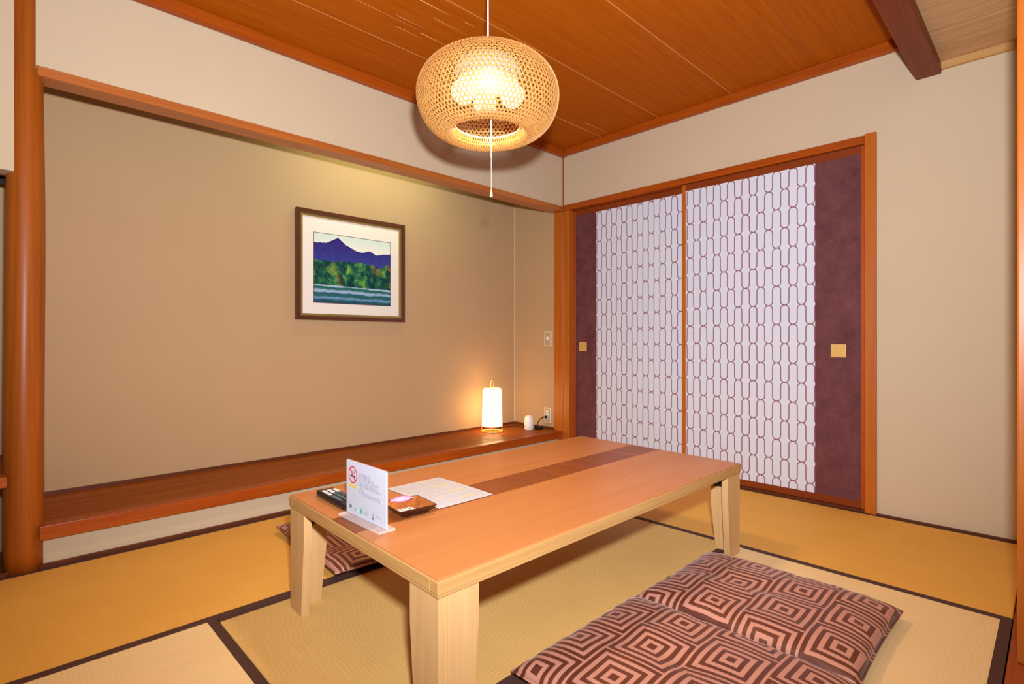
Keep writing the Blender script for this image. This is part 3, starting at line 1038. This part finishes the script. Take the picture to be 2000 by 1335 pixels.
# ================================================================== PENDANT LAMP
LD = 1.92
RIGHT = Vector((0.69918, 0.71495, 0))
lc = CAM + (FWD + RIGHT * (-47 / 1043.0) + Vector((0, 0, 1)) * (484 / 1043.0)) * LD
RA = 140.0 * LD / 1043.0 * 0.985
pl_ = empty('pendant_lamp', (lc.x, lc.y, lc.z), label='round woven bamboo pendant lamp hanging over the table', cat='lamp')
bam = M('bamboo_strip', (0.62, 0.34, 0.12), 0.45)
bn = bam.noise((1, 1, 1), 60, 2)
bcol = bam.mix(bn, (0.76, 0.41, 0.125), (0.58, 0.27, 0.06))
bam.color(bcol)
tr = bam.nt.nodes.new('ShaderNodeBsdfTranslucent')
bam.nt.links.new(bcol, tr.inputs[0])
mx = bam.nt.nodes.new('ShaderNodeMixShader')
mx.inputs[0].default_value = 0.16
out = bam.nt.nodes['Material Output']
bam.nt.links.new(bam.b.outputs[0], mx.inputs[1])
bam.nt.links.new(tr.outputs[0], mx.inputs[2])
bam.nt.links.new(mx.outputs[0], out.inputs[0])
MAT['bamboo'] = bam.m
ctrl = [(0.09, 0.505), (0.22, 0.50), (0.40, 0.48), (0.60, 0.43), (0.78, 0.335), (0.91, 0.20), (0.985, 0.045), (1.0, -0.11), (0.97, -0.27),
        (0.90, -0.42), (0.80, -0.53), (0.69, -0.60), (0.60, -0.625), (0.525, -0.59), (0.485, -0.52), (0.475, -0.47)]


def catmull(c, n):
    out = []
    L = len(c)
    for i in range(L - 1):
        p0, p1, p2, p3 = c[max(i - 1, 0)], c[i], c[i + 1], c[min(i + 2, L - 1)]
        for k in range(n):
            t = k / n
            out.append(tuple(0.5 * (2 * p1[d] + (p2[d] - p0[d]) * t + (2 * p0[d] - 5 * p1[d] + 4 * p2[d] - p3[d]) * t * t + (3 * p1[d] - p0[d] - 3 * p2[d] + p3[d]) * t ** 3) for d in (0, 1)))
    out.append(c[-1])
    return out


prof = [(r * RA, z * RA) for r, z in catmull(ctrl, 5)]
cum = [0.0]
for a, b in zip(prof, prof[1:]):
    cum.append(cum[-1] + math.hypot(b[0] - a[0], b[1] - a[1]))
TOT = cum[-1]


def at_s(s):
    for i in range(len(cum) - 1):
        if s <= cum[i + 1] + 1e-9:
            t = (s - cum[i]) / (cum[i + 1] - cum[i])
            return (prof[i][0] + (prof[i + 1][0] - prof[i][0]) * t, prof[i][1] + (prof[i + 1][1] - prof[i][1]) * t)
    return prof[-1]


def ribbon(bm, pts, w, th, off):
    """flat strip following pts (already on the surface), given outward normals"""
    prev = None
    L = len(pts)
    for i in range(L):
        p, nrm = pts[i]
        t = (pts[min(i + 1, L - 1)][0] - pts[max(i - 1, 0)][0]).normalized()
        sd = t.cross(nrm).normalized() * (w / 2)
        o = nrm * (th / 2)
        c = p + nrm * off
        q = [bm.verts.new(c + a) for a in (sd + o, -sd + o, -sd - o, sd - o)]
        if prev:
            for k in range(4):
                j = (k + 1) % 4
                bm.faces.new((prev[k], prev[j], q[j], q[k]))
        else:
            bm.faces.new(q[::-1])
        prev = q
    bm.faces.new(prev)


def surf_pt(s, phi):
    r, z = at_s(min(max(s, 0), TOT))
    r1, z1 = at_s(min(s + 0.004, TOT))
    r0, z0 = at_s(max(s - 0.004, 0))
    dr, dz = r1 - r0, z1 - z0
    l = math.hypot(dr, dz) or 1
    nr, nz = -dz / l, dr / l
    return Vector((r * math.cos(phi), r * math.sin(phi), z)), Vector((nr * math.cos(phi), nr * math.sin(phi), nz))


bm = bmesh.new()
NS, SEG, TURN = 92, 56, 1.35
for dirn, off in ((1, 0.0009), (-1, -0.0009)):
    for k in range(NS):
        pts = []
        for i in range(SEG + 1):
            s = TOT * i / SEG
            # strips lean more where the shade is wide
            phi = 2 * PI * k / NS + dirn * TURN * (i / SEG - 0.5)
            pts.append(surf_pt(s, phi))
        ribbon(bm, pts, 0.0036, 0.0012, off)
sh_ = from_bm('woven_shade', bm, MAT['bamboo'], pl_)
sh_['kind'] = 'stuff'
bm = bmesh.new()
for j in range(1, 36):
    s = TOT * (0.02 + 0.96 * j / 36)
    pts = [surf_pt(s, 2 * PI * i / 72) for i in range(73)]
    ribbon(bm, pts, 0.0026, 0.001, 0.0)
hp = from_bm('hoop_strips', bm, MAT['bamboo'], pl_)
hp['kind'] = 'stuff'
rt = 0.472 * RA
CRM = M('cream_ring', (0.85, 0.70, 0.42), 0.5).m
tube('mouth_ring', [(rt * math.cos(2 * PI * i / 48), rt * math.sin(2 * PI * i / 48), -0.475 * RA) for i in range(48)], 0.0038, CRM, pl_, 8, True)
tube('top_ring', [(0.09 * RA * math.cos(2 * PI * i / 24), 0.09 * RA * math.sin(2 * PI * i / 24), 0.505 * RA) for i in range(24)], 0.003, CRM, pl_, 8, True)
WH = M('white_enamel', (0.85, 0.80, 0.74), 0.35).m
CLg = ZC - lc.z
tube('cord', [(0, 0, 0.40 * RA), (0, 0, CLg - 0.02)], 0.0032, M('white_cord', (0.85, 0.82, 0.80), 0.4).m, pl_, 8)
lathe('ceiling_cup', [(0.0, CLg - 0.035), (0.030, CLg - 0.033), (0.038, CLg - 0.015), (0.038, CLg)], 28, WH, pl_)
lathe('light_fitting', [(0.012, 0.44 * RA), (0.070, 0.43 * RA), (0.108, 0.385 * RA), (0.120, 0.32 * RA), (0.120, 0.25 * RA), (0.110, 0.235 * RA), (0.110, 0.12 * RA), (0.085, 0.06 * RA), (0.03, 0.05 * RA)], 40, WH, pl_)
lathe('switch_box', [(0.0, -0.315 * RA), (0.022, -0.315 * RA), (0.024, -0.29 * RA), (0.024, -0.05 * RA), (0.02, 0.06 * RA)], 20, WH, pl_)
em = M('lit_globe', (1, 1, 1), 0.4)
em.b.inputs['Emission Color'].default_value = (1.0, 0.93, 0.84, 1)
em.b.inputs['Emission Strength'].default_value = 1.2
vdir = math.atan2(FWD.y, FWD.x)
gr = 0.0435
for k in range(4):
    a = vdir + PI / 2 * k + 0.17
    sp = [(gr * math.sin(PI * i / 16), -gr * math.cos(PI * i / 16)) for i in range(17)]
    sp[0] = (0.0, -gr)
    sp[-1] = (0.0, gr)
    lathe('globe_bulb', sp, 24, em.m, pl_, loc=(0.089 * math.cos(a), 0.089 * math.sin(a), -0.03 * RA), caps=False)
zc_end = 1.353 - lc.z
ca = vdir - PI / 2
ch = Vector((math.cos(ca), math.sin(ca), 0)) * 0.012
tube('pull_cord', [(ch.x, ch.y, -0.2 * RA), (ch.x, ch.y, zc_end + 0.02)], 0.0012, MAT['white'], pl_, 6)
lathe('pull_knob', [(0.002, zc_end + 0.024), (0.0045, zc_end + 0.012), (0.006, zc_end + 0.003), (0.005, zc_end)], 14, M('cream_knob', (0.75, 0.55, 0.28), 0.4).m, pl_, loc=(ch.x, ch.y, 0))
ld = bpy.data.lights.new('pendant_light', 'POINT')
ld.energy = 1.0
ld.color = (1.0, 0.66, 0.34)
ld.shadow_soft_size = 0.05
lo = bpy.data.objects.new('pendant_light', ld)
link(lo, pl_)
lo.location = (0, 0, -0.26 * RA)
ld = bpy.data.lights.new('pendant_added_spot', 'SPOT')  # added spot at the shade's mouth, warms floor and table
ld.energy = 30
ld.color = (1.0, 0.66, 0.36)
ld.spot_size = math.radians(150)
ld.spot_blend = 0.6
ld.shadow_soft_size = 0.10
lo = bpy.data.objects.new('pendant_added_spot', ld)
link(lo, pl_)
lo.location = (0, 0, -0.42 * RA)

# ================================================================== ALCOVE LAMP
al = empty('table_lamp', (-0.344, -0.401, 0.163), label='small lit cylindrical paper lamp standing on the alcove board', cat='lamp')
BR = M('pale_bent_wood', (0.62, 0.38, 0.16), 0.45).m
pe = M('lit_paper_shade', (0.9, 0.78, 0.55), 0.7)
x, y, z = pe.xyz()
pe.b.inputs['Emission Color'].default_value = (1.0, 0.64, 0.28, 1)
pe.b.inputs['Emission Strength'].default_value = 6.0
SHM = pe.m
prf = [(0.0735, 0.042), (0.0725, 0.10), (0.070, 0.20), (0.067, 0.318)]
bm = bmesh.new()
n = 40
R = []
for r, z_ in prf:
    R.append([bm.verts.new((r * math.cos(2 * PI * i / n), r * math.sin(2 * PI * i / n), z_)) for i in range(n)])
for a, b in zip(R, R[1:]):
    for i in range(n):
        j = (i + 1) % n
        bm.faces.new((a[i], a[j], b[j], b[i]))
so = from_bm('paper_shade', bm, SHM, al, True)
md = so.modifiers.new('thick', 'SOLIDIFY')
md.thickness = 0.0012
for nm, r, z_, t in (('base_ring', 0.078, 0.004, 0.0035), ('lower_ring', 0.0745, 0.042, 0.003), ('upper_ring', 0.068, 0.318, 0.003)):
    tube(nm, [(r * math.cos(2 * PI * i / 40), r * math.sin(2 * PI * i / 40), z_) for i in range(40)], t, BR, al, 8, True)
for k in range(4):
    a = vdir + PI + 0.15 + PI / 2 * k
    c_, s2 = math.cos(a), math.sin(a)
    tube('upright_rod', [(0.078 * c_, 0.078 * s2, 0.004), (0.076 * c_, 0.076 * s2, 0.042), (0.0755 * c_, 0.0755 * s2, 0.10), (0.070 * c_, 0.070 * s2, 0.318)], 0.0022, BR, al, 6)
ha = vdir + 0.6
pts = []
for i in range(13):
    t = PI * i / 12
    pts.append((0.020 * math.cos(t) * math.cos(ha), 0.020 * math.cos(t) * math.sin(ha), 0.318 + 0.066 * math.sin(t) ** 0.8))
tube('handle', pts, 0.0032, BR, al, 8)
tube('cross_bar', [(-0.068 * math.cos(ha), -0.068 * math.sin(ha), 0.318), (0.068 * math.cos(ha), 0.068 * math.sin(ha), 0.318)], 0.0025, BR, al, 6)
lathe('bulb', [(0.0, 0.07), (0.016, 0.075), (0.018, 0.10), (0.030, 0.14), (0.032, 0.165), (0.02, 0.19), (0.0, 0.198)], 20, em.m, al)
# ================================================================== DIFFUSER, SOCKET, SWITCH, CABLES
df = empty('white_gadget', (-0.216, -0.142, 0.163), label='small white rounded plastic device beside the alcove lamp', cat='device')
lathe('body', [(0.030, 0.0), (0.035, 0.004), (0.0365, 0.03), (0.0355, 0.07), (0.031, 0.095), (0.020, 0.107), (0.0, 0.110)], 36, MAT['white'], df)
pts = []
for i in range(15):
    t = vdir + PI - 0.15 + math.radians(-62 + 124 * i / 14)
    pts.append((0.0368 * math.cos(t), 0.0368 * math.sin(t), 0.024 + 0.010 * (abs(i - 7) / 7) ** 2))
tube('seam_line', pts, 0.0011, MAT['iron'], df, 5)


def wall_plate(name, x0, x1, z0, z1, label, cat):
    r = empty(name, ((x0 + x1) / 2, YB, z0), label=label, cat=cat)
    box('surround', (x0, YB - 0.006, z0), (x1, YB, z1), MAT['ivory'], r, 0.002, 2)
    box('plate', (x0 + 0.009, YB - 0.008, z0 + 0.007), (x1 - 0.009, YB - 0.005, z1 - 0.007), MAT['plate'], r, 0.001, 1)
    return r


sw_ = wall_plate('light_switch', -0.184, -0.114, 0.790, 0.905, 'beige wall switch plate beside the corner post, high up', 'switch')
box('rocker', (-0.160, YB - 0.0105, 0.837), (-0.138, YB - 0.007, 0.862), MAT['white'], sw_, 0.001, 1)
ou = wall_plate('power_outlet', -0.186, -0.118, 0.208, 0.322, 'beige wall socket plate just above the alcove board', 'outlet')
oi = box('socket', (-0.163, YB - 0.0105, 0.232), (-0.141, YB - 0.007, 0.300), MAT['white'], ou, 0.001, 1)
for zz in (0.285, 0.262):
    for dx in (-0.004, 0.004):
        box('slot', (-0.152 + dx - 0.001, YB - 0.0112, zz - 0.005), (-0.152 + dx + 0.001, YB - 0.0100, zz + 0.005), MAT['dark'], ou)


def smooth_path(p, n=8):
    out = []
    L = len(p)
    P_ = [Vector(q) for q in p]
    for i in range(L - 1):
        p0, p1, p2, p3 = P_[max(i - 1, 0)], P_[i], P_[i + 1], P_[min(i + 2, L - 1)]
        for k in range(n):
            t = k / n
            out.append(0.5 * (2 * p1 + (p2 - p0) * t + (2 * p0 - 5 * p1 + 4 * p2 - p3) * t * t + (3 * p1 - p0 - 3 * p2 + p3) * t ** 3))
    out.append(P_[-1])
    return out


cb_ = empty('power_adapter', (-0.150, -0.055, 0.163), label='black plug and cable between the wall socket and the white device', cat='cable')
pts = smooth_path([(-0.152, -0.018, 0.252), (-0.158, -0.045, 0.252), (-0.170, -0.075, 0.235), (-0.178, -0.085, 0.205), (-0.182, -0.080, 0.176)])
tube('cable', [p - cb_.location for p in pts], 0.0038, MAT['black'], cb_, 8)
box('plug', (-0.160, -0.030, 0.242), (-0.144, -0.011, 0.262), MAT['black'], cb_, 0.003, 2)
box('adapter_block', (-0.200, -0.098, 0.164), (-0.148, -0.060, 0.190), MAT['black'], cb_, 0.004, 2)
lcbl = tube('lamp_cable', smooth_path([(-0.20, -0.075, 0.170), (-0.25, -0.075, 0.1672), (-0.30, -0.11, 0.1672), (-0.33, -0.09, 0.1672), (-0.40, -0.14, 0.1672), (-0.42, -0.25, 0.1672), (-0.385, -0.33, 0.1672)]), 0.0026, MAT['black'], None, 8)
tag(lcbl, 'thin black cable trailing from the alcove lamp', 'cable')

# ================================================================== HIDDEN TUBE BEHIND THE LINTEL
ft = empty('fluorescent_tube', (-0.13, -1.30, 2.0), label='fluorescent tube tucked up behind the alcove lintel', cat='lamp')
tube('tube', [(0.0, -0.29, 0.0), (0.0, 0.29, 0.0)], 0.013, M('lit_tube', (0.9, 0.95, 0.85), 0.4, Emission_Strength=0.0).m, ft, 12)
box('batten', (-0.115, -1.66, 2.018), (-0.09, -1.04, 2.06), MAT['white'], ft)
ld = bpy.data.lights.new('tube_light', 'AREA')
ld.shape = 'RECTANGLE'
ld.size = 0.9
ld.size_y = 0.03
ld.energy = 2.6
ld.color = (0.92, 1.0, 0.55)
lo = bpy.data.objects.new('tube_light', ld)
link(lo, ft)
lo.location = (-0.018, 0, -0.014)
d_ = Vector((-0.75, 0, -0.65))
q = d_.to_track_quat('-Z', 'Y')
lo.rotation_euler = (q.to_matrix() @ Matrix.Rotation(0, 3, 'Z')).to_euler()
